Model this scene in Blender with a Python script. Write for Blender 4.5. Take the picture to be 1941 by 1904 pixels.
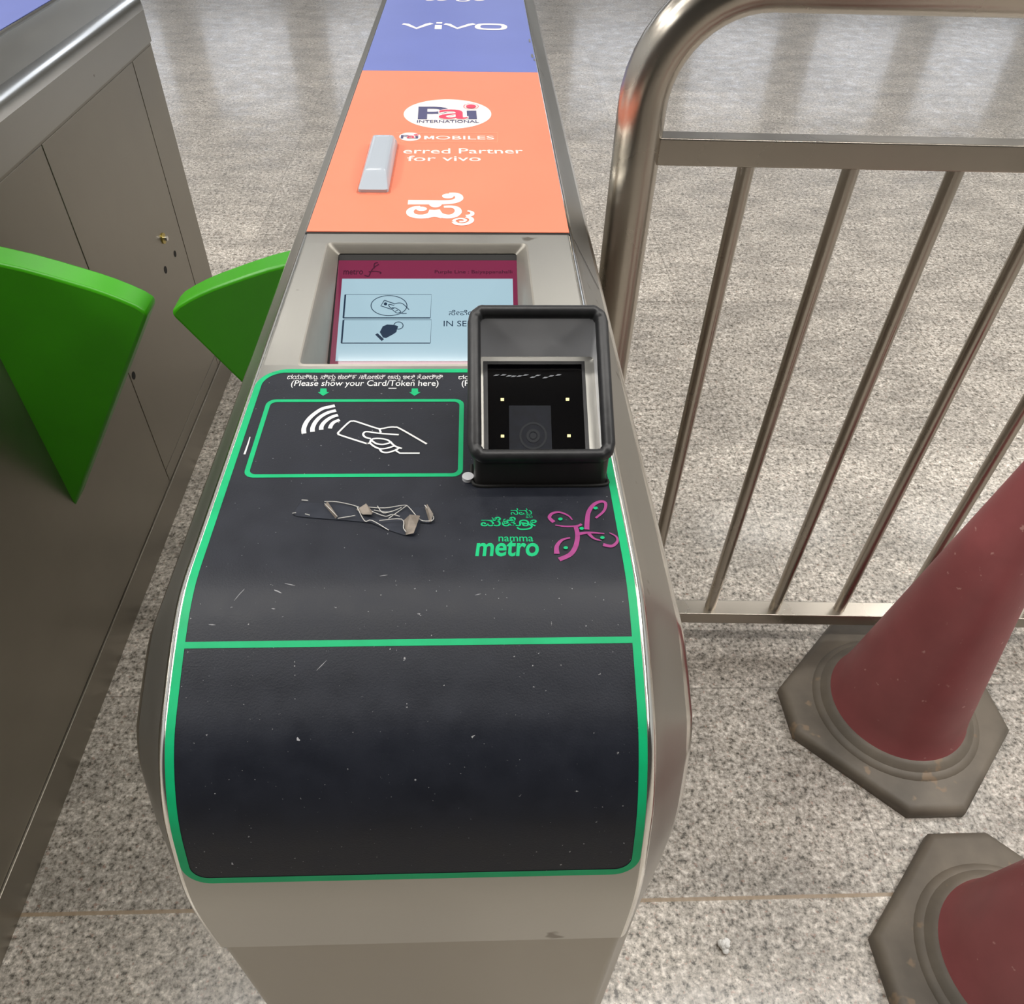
import bpy, bmesh, math, random
import numpy as np
from mathutils import Matrix, Vector
for o in list(bpy.data.objects): bpy.data.objects.remove(o)
SC = bpy.context.scene
COL = SC.collection
rnd = random.Random(7)

# ------------------------------------------------------------------ camera
PP = np.array([957., 952.]); F = 1477.; H = 1.40
def nrm(v): return v / np.linalg.norm(v)
_dn = nrm(np.array([918 - PP[0], 2480 - PP[1], F])); _fy = nrm(np.array([899 - PP[0], -478 - PP[1], F]))
_fy = nrm(_fy - _dn * (_fy @ _dn)); _X = np.cross(_fy, -_dn)
R = np.array([_X, _fy, -_dn]); CAM = np.array([0, 0, H])
cd = bpy.data.cameras.new('camera'); cam = bpy.data.objects.new('camera', cd); COL.objects.link(cam)
cd.sensor_fit = 'HORIZONTAL'; cd.sensor_width = 36; cd.lens = F / 1941 * 36
cd.shift_x = (970.5 - PP[0]) / 1941; cd.shift_y = 0; cd.clip_start = .02; cd.clip_end = 200
r_, u_, b_ = R @ np.array([1, 0, 0]), -(R @ np.array([0, 1, 0])), -(R @ np.array([0, 0, 1]))
cam.matrix_world = Matrix(((r_[0], u_[0], b_[0], 0), (r_[1], u_[1], b_[1], 0), (r_[2], u_[2], b_[2], H), (0, 0, 0, 1)))
SC.camera = cam

# ------------------------------------------------------------------ light and exposure
SC.view_settings.view_transform = 'Standard'; SC.view_settings.look = 'None'
SC.view_settings.exposure = 0.08; SC.view_settings.gamma = 1; SC.view_settings.use_curve_mapping = False
w = bpy.data.worlds.new('world'); SC.world = w; w.use_nodes = True
nt = w.node_tree; bg = nt.nodes['Background']
tc = nt.nodes.new('ShaderNodeTexCoord'); sp = nt.nodes.new('ShaderNodeSeparateXYZ'); rp = nt.nodes.new('ShaderNodeValToRGB')
nt.links.new(tc.outputs['Generated'], sp.inputs[0]); nt.links.new(sp.outputs['Z'], rp.inputs[0]); nt.links.new(rp.outputs[0], bg.inputs[0])
rp.color_ramp.elements[0].position = 0.0; rp.color_ramp.elements[0].color = (.60, .60, .58, 1)
rp.color_ramp.elements[1].position = 0.6; rp.color_ramp.elements[1].color = (.92, .97, 1.0, 1)
bg.inputs['Strength'].default_value = 0.80
def area(name, loc, size, energy, target=None, color=(1, .97, .92)):
    l = bpy.data.lights.new(name, 'AREA'); l.shape = 'RECTANGLE'; l.size, l.size_y = size; l.energy = energy; l.color = color
    o = bpy.data.objects.new(name, l); COL.objects.link(o); o.location = loc
    if target is not None:
        o.rotation_euler = (Vector(target) - Vector(loc)).to_track_quat('-Z', 'Y').to_euler()
    return o
# tube fittings hung in rows under the concourse ceiling
for x in (-3.25, -1.75, -.25, 1.25, 2.75):
    area('tube_light', (x, 1.20, 4.0), (1.38, .16), 16)
for x in (-3.2, -1.2, .8, 2.8):
    area('tube_light', (x, .25, 4.0), (1.3, .25), 24)
for x in (-3.2, -1.2, .8, 2.8, 4.8):
    area('tube_light', (x, 5.2, 4.0), (1.3, .5), 20)
for x in (-2.7, 2.9):                                     # rows running along the gates
    for y in (-.9, .9, 2.7):
        area('tube_light', (x, y, 3.3), (.45, 1.4), 26)

# ------------------------------------------------------------------ projection of picture points on real surfaces
def ray(px, py): return R @ np.array([px - PP[0], py - PP[1], F])
def onz(px, py, z=1.04):
    d = ray(px, py); return CAM + d * ((z - H) / d[2])
def ony(px, py, y):
    d = ray(px, py); return CAM + d * (y / d[1])
def onp(px, py, p0, n):
    d = ray(px, py); return CAM + d * ((n @ (p0 - CAM)) / (n @ d))
def proj(p):
    q = R.T @ (np.array(p) - CAM); return PP + F * q[:2] / q[2]

# ------------------------------------------------------------------ materials
def s2l(c): return tuple(((v / 255) / 12.92 if v / 255 <= .04045 else (((v / 255) + .055) / 1.055) ** 2.4) for v in c)
MATS = {}
def mat(name, rgb, rough=.5, metal=0., spec=.5, var=0., vscale=20., stretch=(1, 1, 1), rvar=0., bump=0., bscale=200., emit=None, estr=0., trans=0., speck=None, coat=0.):
    m = bpy.data.materials.new(name); m.use_nodes = True; t = m.node_tree; N, L = t.nodes, t.links
    b = N['Principled BSDF']; c = s2l(rgb)
    b.inputs['Base Color'].default_value = (*c, 1); b.inputs['Roughness'].default_value = rough
    b.inputs['Metallic'].default_value = metal; b.inputs['Specular IOR Level'].default_value = spec
    if coat: b.inputs['Coat Weight'].default_value = coat; b.inputs['Coat Roughness'].default_value = .15
    if trans: b.inputs['Transmission Weight'].default_value = trans
    if emit: b.inputs['Emission Color'].default_value = (*s2l(emit), 1); b.inputs['Emission Strength'].default_value = estr
    tc = N.new('ShaderNodeTexCoord'); mp = N.new('ShaderNodeMapping'); mp.inputs['Scale'].default_value = stretch
    L.new(tc.outputs['Object'], mp.inputs[0])
    no = N.new('ShaderNodeTexNoise'); no.inputs['Scale'].default_value = vscale; no.inputs['Detail'].default_value = 6
    L.new(mp.outputs[0], no.inputs['Vector'])
    last = None
    if var:
        mr = N.new('ShaderNodeMapRange'); mr.inputs['From Min'].default_value = .3; mr.inputs['From Max'].default_value = .7
        mr.inputs['To Min'].default_value = 1 - var; mr.inputs['To Max'].default_value = 1 + var
        L.new(no.outputs['Fac'], mr.inputs[0])
        hs = N.new('ShaderNodeVectorMath'); hs.operation = 'SCALE'; hs.inputs[0].default_value = c
        L.new(mr.outputs[0], hs.inputs['Scale']); last = hs.outputs[0]
    if speck:
        rgb2, sc, th = speck
        v = N.new('ShaderNodeTexNoise'); v.inputs['Scale'].default_value = sc; v.inputs['Detail'].default_value = 3; L.new(tc.outputs['Object'], v.inputs['Vector'])
        r = N.new('ShaderNodeMapRange'); r.inputs['From Min'].default_value = th; r.inputs['From Max'].default_value = th + .04
        L.new(v.outputs['Fac'], r.inputs[0])
        mx = N.new('ShaderNodeMix'); mx.data_type = 'RGBA'; mx.inputs['A'].default_value = (*c, 1); mx.inputs['B'].default_value = (*s2l(rgb2), 1)
        L.new(r.outputs[0], mx.inputs['Factor'])
        if last: L.new(last, mx.inputs['A'])
        last = mx.outputs['Result']
    if last: L.new(last, b.inputs['Base Color'])
    if rvar:
        mr = N.new('ShaderNodeMapRange'); mr.inputs['From Min'].default_value = .3; mr.inputs['From Max'].default_value = .7
        mr.inputs['To Min'].default_value = rough - rvar; mr.inputs['To Max'].default_value = rough + rvar
        L.new(no.outputs['Fac'], mr.inputs[0]); L.new(mr.outputs[0], b.inputs['Roughness'])
    if bump:
        n2 = N.new('ShaderNodeTexNoise'); n2.inputs['Scale'].default_value = bscale; n2.inputs['Detail'].default_value = 3
        L.new(mp.outputs[0], n2.inputs['Vector'])
        bp = N.new('ShaderNodeBump'); bp.inputs['Strength'].default_value = bump; bp.inputs['Distance'].default_value = .001
        L.new(n2.outputs['Fac'], bp.inputs['Height']); L.new(bp.outputs[0], b.inputs['Normal'])
    MATS[name] = m; return m
M_STEEL = mat('brushed_steel', (176, 174, 168), .34, 1., var=.07, speck=((120, 114, 104), 26., .70), vscale=9, rvar=.06, bump=.05, bscale=300, stretch=(1, .15, 1))
M_EDGE = mat('polished_steel', (232, 230, 224), .16, 1., var=.05, vscale=12)
M_BEZEL = mat('bezel_steel', (170, 166, 158), .58, 1., var=.05, vscale=20)
M_LOWER = mat('dull_steel', (160, 155, 145), .40, 1., var=.08, vscale=7, rvar=.06)
M_RAIL = mat('rail_steel', (182, 175, 165), .28, 1., var=.10, vscale=6, rvar=.05)
M_BLACKST = mat('black_film', (28, 31, 40), .46, 0., .36, var=.12, vscale=60, rvar=.05, bump=.12, bscale=900, speck=((150, 150, 152), 420., .72))
M_GREEN = mat('green_print', (12, 170, 110), .45, 0., .3, var=.08, vscale=60)
M_WHITE = mat('white_print', (225, 225, 224), .5)
M_SCR = mat('scratch_white', (150, 150, 154), .5)
M_PURPLE = mat('purple_print', (146, 54, 118), .5, var=.1, vscale=200)
M_ORANGE = mat('orange_film', (235, 130, 100), .45, 0., .4, var=.03, vscale=8)
M_BLUE = mat('blue_film', (102, 114, 180), .4, 0., .45, var=.03, vscale=10)
M_CREAM = mat('cream_print', (240, 232, 226), .5)
M_NAVY = mat('navy_print', (72, 72, 110), .5)
M_RED = mat('red_print', (214, 62, 92), .5)
M_SALMON = mat('pale_orange_print', (248, 170, 136), .5)
M_DARK = mat('dark_gap', (14, 13, 12), .7)
M_RUBBER = mat('black_rubber', (34, 34, 36), .42, 0., .5, var=.25, vscale=90, bump=.25, bscale=120)
M_PAINT = mat('light_grey_paint', (205, 206, 210), .32, 0., .5, var=.03, vscale=20)
M_BOX = mat('dark_grey_metal', (58, 56, 55), .38, .2, var=.1, vscale=30)
M_GLASS = mat('black_scanner_glass', (3, 3, 5), .06, 0., .35)
M_BOARD = mat('navy_board', (12, 16, 26), .6, 0, .2, var=.3, vscale=150)
M_LENS = mat('dark_lens', (20, 24, 30), .5, 0, .2)
M_LED = mat('led_chip', (250, 235, 160), .4, emit=(250, 235, 160), estr=.5)
M_LAMP = mat('frosted_plastic', (176, 184, 194), .22, 0., .5, coat=.3)
M_FLAP = mat('green_flap_plastic', (58, 156, 12), .33, 0., .45, var=.04, vscale=12)
M_CONE = mat('faded_red_plastic', (150, 82, 84), .45, var=.10, vscale=14, speck=((190, 140, 135), 60., .70))
M_CBASE = mat('dirty_black_rubber', (104, 96, 85), .55, var=.35, vscale=9, bump=.2, bscale=60, speck=((130, 112, 92), 22., .64))
M_LOCK = mat('brass_lock', (190, 170, 90), .3, .9)
M_CRUMB = mat('white_crumb', (250, 249, 246), .8)
M_FILM = mat('clear_tape', (50, 53, 61), .18, 0., .6, var=.15, vscale=80)
M_FOLD = mat('tape_fold', (190, 188, 184), .3, var=.2, vscale=200)
M_GRIME = mat('grimy_tape', (122, 112, 102), .45, var=.35, vscale=160)

def floor_material():
    m = bpy.data.materials.new('granite_tiles'); m.use_nodes = True; t = m.node_tree; N, L = t.nodes, t.links; b = N['Principled BSDF']
    g = N.new('ShaderNodeNewGeometry'); sx = N.new('ShaderNodeSeparateXYZ'); L.new(g.outputs['Position'], sx.inputs[0])
    def mth(op, a, bb=None, c=None):
        n = N.new('ShaderNodeMath'); n.operation = op
        for i, v in enumerate((a, bb, c)):
            if v is None: continue
            if isinstance(v, (int, float)): n.inputs[i].default_value = v
            else: L.new(v, n.inputs[i])
        return n.outputs[0]
    def noise(s, det=4, rough=.55, sc=None):
        n = N.new('ShaderNodeTexNoise'); n.inputs['Scale'].default_value = s; n.inputs['Detail'].default_value = det; n.inputs['Roughness'].default_value = rough
        if sc:
            mp = N.new('ShaderNodeMapping'); mp.inputs['Scale'].default_value = sc; L.new(g.outputs['Position'], mp.inputs[0]); L.new(mp.outputs[0], n.inputs['Vector'])
        else: L.new(g.outputs['Position'], n.inputs['Vector'])
        return n.outputs['Fac']
    def mix(f, a, bb):
        n = N.new('ShaderNodeMix'); n.data_type = 'RGBA'
        for k, v in (('Factor', f), ('A', a), ('B', bb)):
            if isinstance(v, (int, float)): n.inputs[k].default_value = v
            elif isinstance(v, tuple): n.inputs[k].default_value = (*v, 1)
            else: L.new(v, n.inputs[k])
        return n.outputs['Result']
    def rng(v, a, bb, c=0., d=1.):
        n = N.new('ShaderNodeMapRange'); L.new(v, n.inputs[0])
        for k, q in zip(('From Min', 'From Max', 'To Min', 'To Max'), (a, bb, c, d)): n.inputs[k].default_value = q
        return n.outputs[0]
    n1 = noise(70, 5, .62); n2 = noise(150, 3, .6); n3 = noise(105, 3, .6, (1, 1.07, 1.3))
    sm = mth('ADD', mth('MULTIPLY', n1, .5), mth('MULTIPLY', n2, .5))
    rp = N.new('ShaderNodeValToRGB'); L.new(rng(sm, .38, .62), rp.inputs[0]); e = rp.color_ramp.elements
    e[0].position = 0; e[0].color = (*s2l((84, 80, 73)), 1); e[1].position = 1; e[1].color = (*s2l((240, 233, 224)), 1)
    for p, c in ((.2, (136, 130, 121)), (.4, (172, 165, 155)), (.6, (193, 185, 176)), (.8, (216, 209, 200))):
        q = e.new(p); q.color = (*s2l(c), 1)
    col = rp.outputs[0]
    col = mix(rng(n3, .62, .68, 0, .45), col, s2l((186, 140, 122)))
    col = mix(rng(noise(230, 2), .64, .69, 0, .7), col, s2l((70, 68, 64)))
    col = mix(rng(noise(210, 2, .5, (1.1, 1, 1)), .63, .69, 0, .6), col, s2l((214, 207, 197)))
    cl = noise(5, 6, .62, (1, 1.6, 1)); k = rng(cl, .38, .62, .80, 1.12)
    k = mth('MULTIPLY', k, rng(noise(24, 4, .6, (1, 1.5, 1)), .3, .7, .86, 1.12))
    # tiles
    tx = mth('DIVIDE', mth('SUBTRACT', sx.outputs[0], .711), .79); ty = mth('DIVIDE', mth('SUBTRACT', sx.outputs[1], .885), .79)
    front = mth('LESS_THAN', sx.outputs[1], .473)
    ix = mth('FLOOR', tx); iy = mth('SUBTRACT', mth('FLOOR', ty), mth('MULTIPLY', front, 3))
    cv = N.new('ShaderNodeCombineXYZ'); L.new(ix, cv.inputs[0]); L.new(iy, cv.inputs[1])
    wn = N.new('ShaderNodeTexWhiteNoise'); wn.noise_dimensions = '2D'; L.new(cv.outputs[0], wn.inputs['Vector'])
    k = mth('MULTIPLY', k, rng(wn.outputs['Value'], 0, 1, .86, 1.06))
    k = mth('MULTIPLY', k, mth('ADD', 1, mth('MULTIPLY', front, .06)))
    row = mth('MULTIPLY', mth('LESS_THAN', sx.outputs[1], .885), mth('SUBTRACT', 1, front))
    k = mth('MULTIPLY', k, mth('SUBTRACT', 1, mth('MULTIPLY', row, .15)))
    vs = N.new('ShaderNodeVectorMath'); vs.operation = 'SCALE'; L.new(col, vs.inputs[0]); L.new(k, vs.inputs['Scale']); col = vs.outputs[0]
    def line(tt):
        fr = mth('ABSOLUTE', mth('SUBTRACT', mth('FRACT', mth('ADD', tt, .5)), .5)); return rng(fr, .0012, .0026, 1, 0)
    back = mth('SUBTRACT', 1, front)
    ln = mth('MULTIPLY', mth('MAXIMUM', line(tx), line(ty)), back)
    col = mix(mth('MULTIPLY', ln, .5), col, s2l((96, 90, 82)))
    wl = rng(mth('ABSOLUTE', mth('SUBTRACT', sx.outputs[1], .473)), .0025, .0038, 1, 0)
    col = mix(mth('MULTIPLY', wl, .9), col, s2l((158, 138, 114)))
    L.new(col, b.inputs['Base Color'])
    L.new(rng(noise(14, 4), .3, .7, .22, .40), b.inputs['Roughness'])
    b.inputs['Specular IOR Level'].default_value = .5; b.inputs['Coat Weight'].default_value = .22; b.inputs['Coat Roughness'].default_value = .10
    bp = N.new('ShaderNodeBump'); bp.inputs['Strength'].default_value = .10; bp.inputs['Distance'].default_value = .001
    L.new(noise(9, 2), bp.inputs['Height']); L.new(bp.outputs[0], b.inputs['Normal'])
    return m

# ------------------------------------------------------------------ mesh helpers
class MB:
    def __init__(s): s.v = []; s.f = []; s.k = 0
    def add(s, vs, fs):
        n = len(s.v); s.v += [tuple(map(float, p)) for p in vs]; s.f += [tuple(n + i for i in f) for f in fs]; return s
    def box(s, x0, x1, y0, y1, z0, z1, M=None):
        vs = [(x, y, z) for z in (z0, z1) for y in (y0, y1) for x in (x0, x1)]
        if M is not None: vs = [tuple(M @ Vector(p)) for p in vs]
        return s.add(vs, [(0, 2, 3, 1), (4, 5, 7, 6), (0, 1, 5, 4), (2, 6, 7, 3), (0, 4, 6, 2), (1, 3, 7, 5)])
    def rings(s, rings, closed=True, caps=True, loop=False):
        n = len(rings[0]); vs = [p for r in rings for p in r]; fs = []
        m = len(rings)
        for i in range(m if loop else m - 1):
            a, b = i * n, ((i + 1) % m) * n
            for j in range(n if closed else n - 1):
                k = (j + 1) % n; fs.append((a + j, a + k, b + k, b + j))
        if caps and not loop: fs += [tuple(range(n))[::-1], tuple((m - 1) * n + i for i in range(n))]
        return s.add(vs, fs)
    def tube(s, path, r, n=16, loop=False, r2=None, caps=True):
        P = [np.array(p, float) for p in path]; m = len(P); rs = []
        up = None
        for i in range(m):
            a = P[(i - 1) % m] if (loop or i) else P[i]; c = P[(i + 1) % m] if (loop or i < m - 1) else P[i]
            t = nrm(c - a)
            if up is None: up = nrm(np.cross(t, np.array([0, 0, 1.])) if abs(t[2]) < .9 else np.cross(t, np.array([0, 1., 0])))
            up = nrm(up - t * (up @ t)); v = np.cross(t, up)
            q = r[i] if isinstance(r, (list, tuple)) else r; q2 = r2 if r2 else q
            rs.append([P[i] + up * math.cos(2 * math.pi * k / n) * q + v * math.sin(2 * math.pi * k / n) * q2 for k in range(n)])
        return s.rings(rs, True, caps, loop)
    def lathe(s, c, prof, n=48):
        return s.rings([[(c[0] + r * math.cos(2 * math.pi * k / n), c[1] + r * math.sin(2 * math.pi * k / n), c[2] + z) for k in range(n)] for r, z in prof])
    def poly(s, pts): return s.add(pts, [tuple(range(len(pts)))])
    def prism(s, pts, d):
        n = len(pts); d = np.array(d); b = [np.array(p) + d for p in pts]
        return s.add(list(pts) + b, [tuple(range(n))[::-1], tuple(range(n, 2 * n))] + [(i, (i + 1) % n, n + (i + 1) % n, n + i) for i in range(n)])
    def build(s, name, m, parent=None, bevel=0, seg=3, smooth=True, angle=35, label=None):
        me = bpy.data.meshes.new(name); org = np.array(ORG.get(parent.name, (0, 0, 0)) if parent else (0, 0, 0))
        me.from_pydata([tuple(np.array(p) - org) for p in s.v], [], s.f); me.materials.append(m)
        bm = bmesh.new(); bm.from_mesh(me); bmesh.ops.recalc_face_normals(bm, faces=bm.faces); bm.to_mesh(me); bm.free()
        if smooth:
            me.polygons.foreach_set('use_smooth', [True] * len(me.polygons)); me.set_sharp_from_angle(angle=math.radians(angle))
        o = bpy.data.objects.new(name, me); COL.objects.link(o)
        if parent: o.parent = parent; ORG[o.name] = tuple(org)
        if bevel:
            md = o.modifiers.new('bevel', 'BEVEL'); md.width = bevel; md.segments = seg; md.limit_method = 'ANGLE'; md.angle_limit = math.radians(30); md.harden_normals = False
        if label: o['label'] = label
        return o
ORG = {}
def tag(o, label, cat, group=None):
    o['label'] = label; o['category'] = cat
    if group: o['group'] = group
    return o
def thing(name, loc, label, cat, group=None):
    o = bpy.data.objects.new(name, None); COL.objects.link(o); o.location = loc; o.empty_display_size = .05; ORG[o.name] = tuple(loc)
    return tag(o, label, cat, group)
def struct(o): o['kind'] = 'structure'; return o
def spline(P, n=8, closed=False):
    P = [np.array(p, float) for p in P]; out = []; m = len(P)
    for i in range(m if closed else m - 1):
        if closed: a, b, c, d = P[(i - 1) % m], P[i], P[(i + 1) % m], P[(i + 2) % m]
        else: a, b, c, d = P[max(i - 1, 0)], P[i], P[i + 1], P[min(i + 2, m - 1)]
        for k in range(n):
            t = k / n; out.append(.5 * (2 * b + (c - a) * t + (2 * a - 5 * b + 4 * c - d) * t * t + (3 * b - a - 3 * c + d) * t ** 3))
    if not closed: out.append(P[-1])
    return out
def ribbon(mb, pts, wd, conv, up, h=.0002, smooth=True, n=6, closed=False):
    """printed line: pts in picture space laid on a surface by conv, wd metres wide"""
    mb.k += 1; h = h + mb.k * 2.5e-5
    P = [conv(*p) for p in pts]
    if smooth: P = spline(P, n, closed)
    P = [np.array(p, float) for p in P]; m = len(P); L_, R_ = [], []
    for i in range(m):
        a = P[(i - 1) % m] if (closed or i) else P[i]; c = P[(i + 1) % m] if (closed or i < m - 1) else P[i]
        t = nrm(c - a + 1e-9); s = nrm(np.cross(up, t)); q = wd[0] + (wd[1] - wd[0]) * i / (m - 1) if isinstance(wd, tuple) else wd
        L_.append(P[i] + s * q / 2 + up * h); R_.append(P[i] - s * q / 2 + up * h)
    fs = [(i, (i + 1) % m, m + (i + 1) % m, m + i) for i in range(m if closed else m - 1)]
    return mb.add(L_ + R_, fs)
def ellipse(mb, c, rx, ry, conv, up, h=.0002, n=32):
    mb.k += 1; h = h + mb.k * 2.5e-5
    return mb.poly([conv(c[0] + rx * math.cos(2 * math.pi * k / n), c[1] + ry * math.sin(2 * math.pi * k / n)) + up * h for k in range(n)])
def glyphs(body, bold=0.):
    c = bpy.data.curves.new('t', 'FONT'); c.body = body; c.offset = bold; c.resolution_u = 4
    o = bpy.data.objects.new('t', c); COL.objects.link(o); bpy.context.view_layer.update()
    dg = bpy.context.evaluated_depsgraph_get(); me = bpy.data.meshes.new_from_object(o.evaluated_get(dg))
    vs = [(v.co.x, v.co.y) for v in me.vertices]; fs = [tuple(p.vertices) for p in me.polygons]
    bpy.data.objects.remove(o); bpy.data.curves.remove(c); bpy.data.meshes.remove(me); return vs, fs
def kannada(tokens, bold=0.):
    """tokens: plain strings, or (base, subscript consonant) pairs for stacked conjuncts"""
    V, Fc, x = [], [], 0
    for tk in tokens:
        base, sub, fr = (tk + (1.,))[:3] if isinstance(tk, tuple) else (tk, None, 1.)
        if base == ' ': x += .28; continue
        vs, fs = glyphs(base, bold); x0 = min(v[0] for v in vs); x1 = max(v[0] for v in vs)
        n = len(V); V += [(v[0] - x0 + x, v[1]) for v in vs]; Fc += [tuple(i + n for i in f) for f in fs]
        wd_ = x1 - x0
        if sub:
            vs, fs = glyphs(sub, bold); a = min(v[0] for v in vs); b = max(v[0] for v in vs); n = len(V); k = .5
            V += [((v[0] - b) * k + x + wd_ * fr + .02, (v[1] - .62) * k - .06) for v in vs]; Fc += [tuple(i + n for i in f) for f in fs]
        x += wd_ + .06
    return V, Fc
def lay_text(mb, gl, x0, x1, yb, yt, conv, up, h=.0002, ref=None, shear=0):
    """fit glyph outlines to picture box: left, right, baseline, cap line (ref = glyph-space height of the cap line)"""
    vs, fs = gl; a = min(v[0] for v in vs); b = max(v[0] for v in vs); t = ref or max(v[1] for v in vs)
    A, B, T = conv(x0, yb), conv(x1, yb), conv(x0 + (x1 - x0) * .5, yt); Mid = conv(x0 + (x1 - x0) * .5, yb)
    ux = (B - A) / (b - a); uy = (T - Mid); uy = uy - nrm(ux) * (uy @ nrm(ux)); uy = uy / t
    return mb.add([A + ux * (v[0] - a + shear * v[1]) + uy * v[1] + up * h for v in vs], fs)

# ------------------------------------------------------------------ setting
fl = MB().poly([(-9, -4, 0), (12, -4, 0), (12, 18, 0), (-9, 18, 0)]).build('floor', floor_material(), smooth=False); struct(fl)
M_CEIL = mat('ceiling_sheet', (172, 172, 170), .6, var=.05, vscale=1)
M_WALL = mat('far_wall_paint', (168, 166, 160), .6, var=.05, vscale=1)
struct(MB().box(-9, 12, -4, 18, 5.0, 5.1).build('ceiling', M_CEIL, smooth=False))
M_BLOCKER = mat('light_blocker_dark', (74, 72, 68), .6, var=.08, vscale=1)
struct(MB().box(-9, 12, -4.1, -3.9, 0, 5).build('light_blocker_wall', M_BLOCKER, smooth=False))  # unseen, added behind the camera to keep light off the gate's lower front
wb = MB()
xs = [-8, -5.5, -3, -.5, 2, 4.5, 7, 9.5]
wb.box(-9, 12, 18, 18.2, 0, 2.6); wb.box(-9, 12, 18, 18.2, 4.4, 5.0)
ed = [-9] + [v for x in xs for v in (x, x + 1.7)] + [12]
for a, b in zip(ed[::2], ed[1::2]): wb.box(a, b, 18, 18.2, 2.6, 4.4)
struct(wb.build('wall_back', M_WALL, smooth=False))
M_DAY = mat('daylit_glass', (230, 238, 245), .1, emit=(235, 242, 255), estr=2.2)
for i, x in enumerate(xs):
    struct(MB().box(x, x + 1.7, 18.05, 18.1, 2.6, 4.4).build('window_%d' % (i + 1), M_DAY, smooth=False))

# ------------------------------------------------------------------ ticket gate
CX = -.0400
UP = np.array([0, 0, 1.])
gate = thing('ticket_gate', (CX, .1725, 0), 'steel ticket gate with orange and blue film, screen, black reader face and scanner', 'ticket gate', 'metro ticket gates')
_pts = [(2.10, 1.04), (.34, 1.04), (.304, 1.0392), (.288, 1.0355), (.270, 1.0285), (.245, 1.0165), (.2225, 1.0035), (.206, .986), (.1935, .9655), (.184, .9377), (.176, .906), (.1735, .884), (.1725, .82), (.1725, 0)]
def seg(pts, n=8):
    P = np.array(pts); out = [P[0]]
    def tn(a, b, c):
        t = nrm(b - a) + nrm(c - b); return nrm(t)
    for i in range(1, len(P) - 2):
        p0, p1, p2, p3 = P[i - 1], P[i], P[i + 1], P[i + 2]; d = np.linalg.norm(p2 - p1); t1, t2 = tn(p0, p1, p2), tn(p1, p2, p3)
        for k in range(n):
            t = k / n; out.append((2 * t**3 - 3 * t * t + 1) * p1 + (t**3 - 2 * t * t + t) * t1 * d + (-2 * t**3 + 3 * t * t) * p2 + (t**3 - t * t) * t2 * d)
    out.append(P[-2]); out.append(P[-1]); return np.array(out)
prof = seg(_pts)
def normals(pr):
    T = np.gradient(pr, axis=0); T /= np.linalg.norm(T, axis=1)[:, None]; Nn = np.stack([-T[:, 1], T[:, 0]], 1)
    return -Nn if Nn[0][1] > 0 else Nn
NIN = normals(prof)                                            # inward normals
SEC = [(.1325, 0), (.1342, .0001), (.1360, .0008), (.1377, .0021), (.1390, .0039), (.1399, .0060), (.1490, .0194), (.1600, .0356), (.1690, .0488), (.1726, .0545), (.1758, .0612), (.1781, .0688), (.1794, .0770), (.1798, .0860)]
def sweep(mb, pr, nn, inset=0., zside=None, yback=2.10):
    rings = []
    for p, n in zip(pr, nn):
        q = [(-a, b) for a, b in SEC[::-1]] + [(a, b) for a, b in SEC]
        rings.append([(CX + (a - math.copysign(inset, a)), p[0] + n[0] * (b + inset), p[1] + n[1] * (b + inset)) for a, b in q])
    mb.rings(rings, closed=False, caps=False)
    m = len(SEC)
    for sd, idx in ((-1, 0), (1, -1)):                         # plane side walls under the swept edge
        L_ = [r[idx] for r in rings]; x = L_[0][0]
        if zside is None: extra = [(x, L_[-1][1], 0), (x, yback, 0)] if L_[-1][2] > 0 else [(x, yback, 0)]
        else: extra = [(x, .36, zside), (x, yback, zside)]
        mb.poly(L_ + extra)
    mb.poly([rings[0][i] for i in range(len(rings[0]))] + [(rings[0][-1][0], yback, zside or 0), (rings[0][0][0], yback, zside or 0)])  # far end
    if zside is not None:
        mb.poly([rings[-1][i] for i in range(len(rings[-1]))] )
    return mb
top_opening_y = (.5327, .748)
# shell: split at the console opening so that the display well is real
i0 = next(i for i, p in enumerate(prof) if p[0] < .53)
k82 = max(i for i, p in enumerate(prof) if p[1] >= .819)
shp, shn = prof[:k82 + 1], NIN[:k82 + 1]
def shell_mesh():
    mb = MB()
    # flat part of the sweep is cut around the well: insert stations at the opening
    st = [(2.10, 1.04), (.7480, 1.04), (.5327, 1.04)] + [tuple(p) for p in shp[1:]]
    nn = [(0, -1)] * 3 + [tuple(n) for n in shn[1:]]
    nn[3] = (0, -1); rings = []
    for p, n in zip(st, nn):
        q = [(-a, b) for a, b in SEC[::-1]] + [(a, b) for a, b in SEC]
        rings.append([(CX + a, p[0] + n[0] * b, p[1] + n[1] * b) for a, b in q])
    m = len(SEC); n = 2 * m; vs = [p for r in rings for p in r]; fs = []
    for i in range(len(rings) - 1):
        for j in range(n - 1):
            if i == 1 and j == m - 1: continue                # the hole row
            fs.append((i * n + j, i * n + j + 1, (i + 1) * n + j + 1, (i + 1) * n + j))
    mb.add(vs, fs)
    # strips left and right of the opening
    oL0, oR0, oL1, oR1 = -.1500, .0490, -.1440, .0500
    for a, b, c, d in ((CX - SEC[0][0], oL0, CX - SEC[0][0], oL1), (oR0, CX + SEC[0][0], oR1, CX + SEC[0][0])):
        mb.poly([(a, .7480, 1.04), (b, .7480, 1.04), (d, .5327, 1.04), (c, .5327, 1.04)])
    for sd, idx in ((-1, 0), (1, -1)):
        L_ = [r[idx] for r in rings]; x = L_[0][0]
        mb.poly(L_ + [(x, .36, .89), (x, 2.10, .89)])
    mb.poly(list(rings[0]) + [(rings[0][-1][0], 2.10, .89), (rings[0][0][0], 2.10, .89)])
    return mb
lower = MB()
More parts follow.
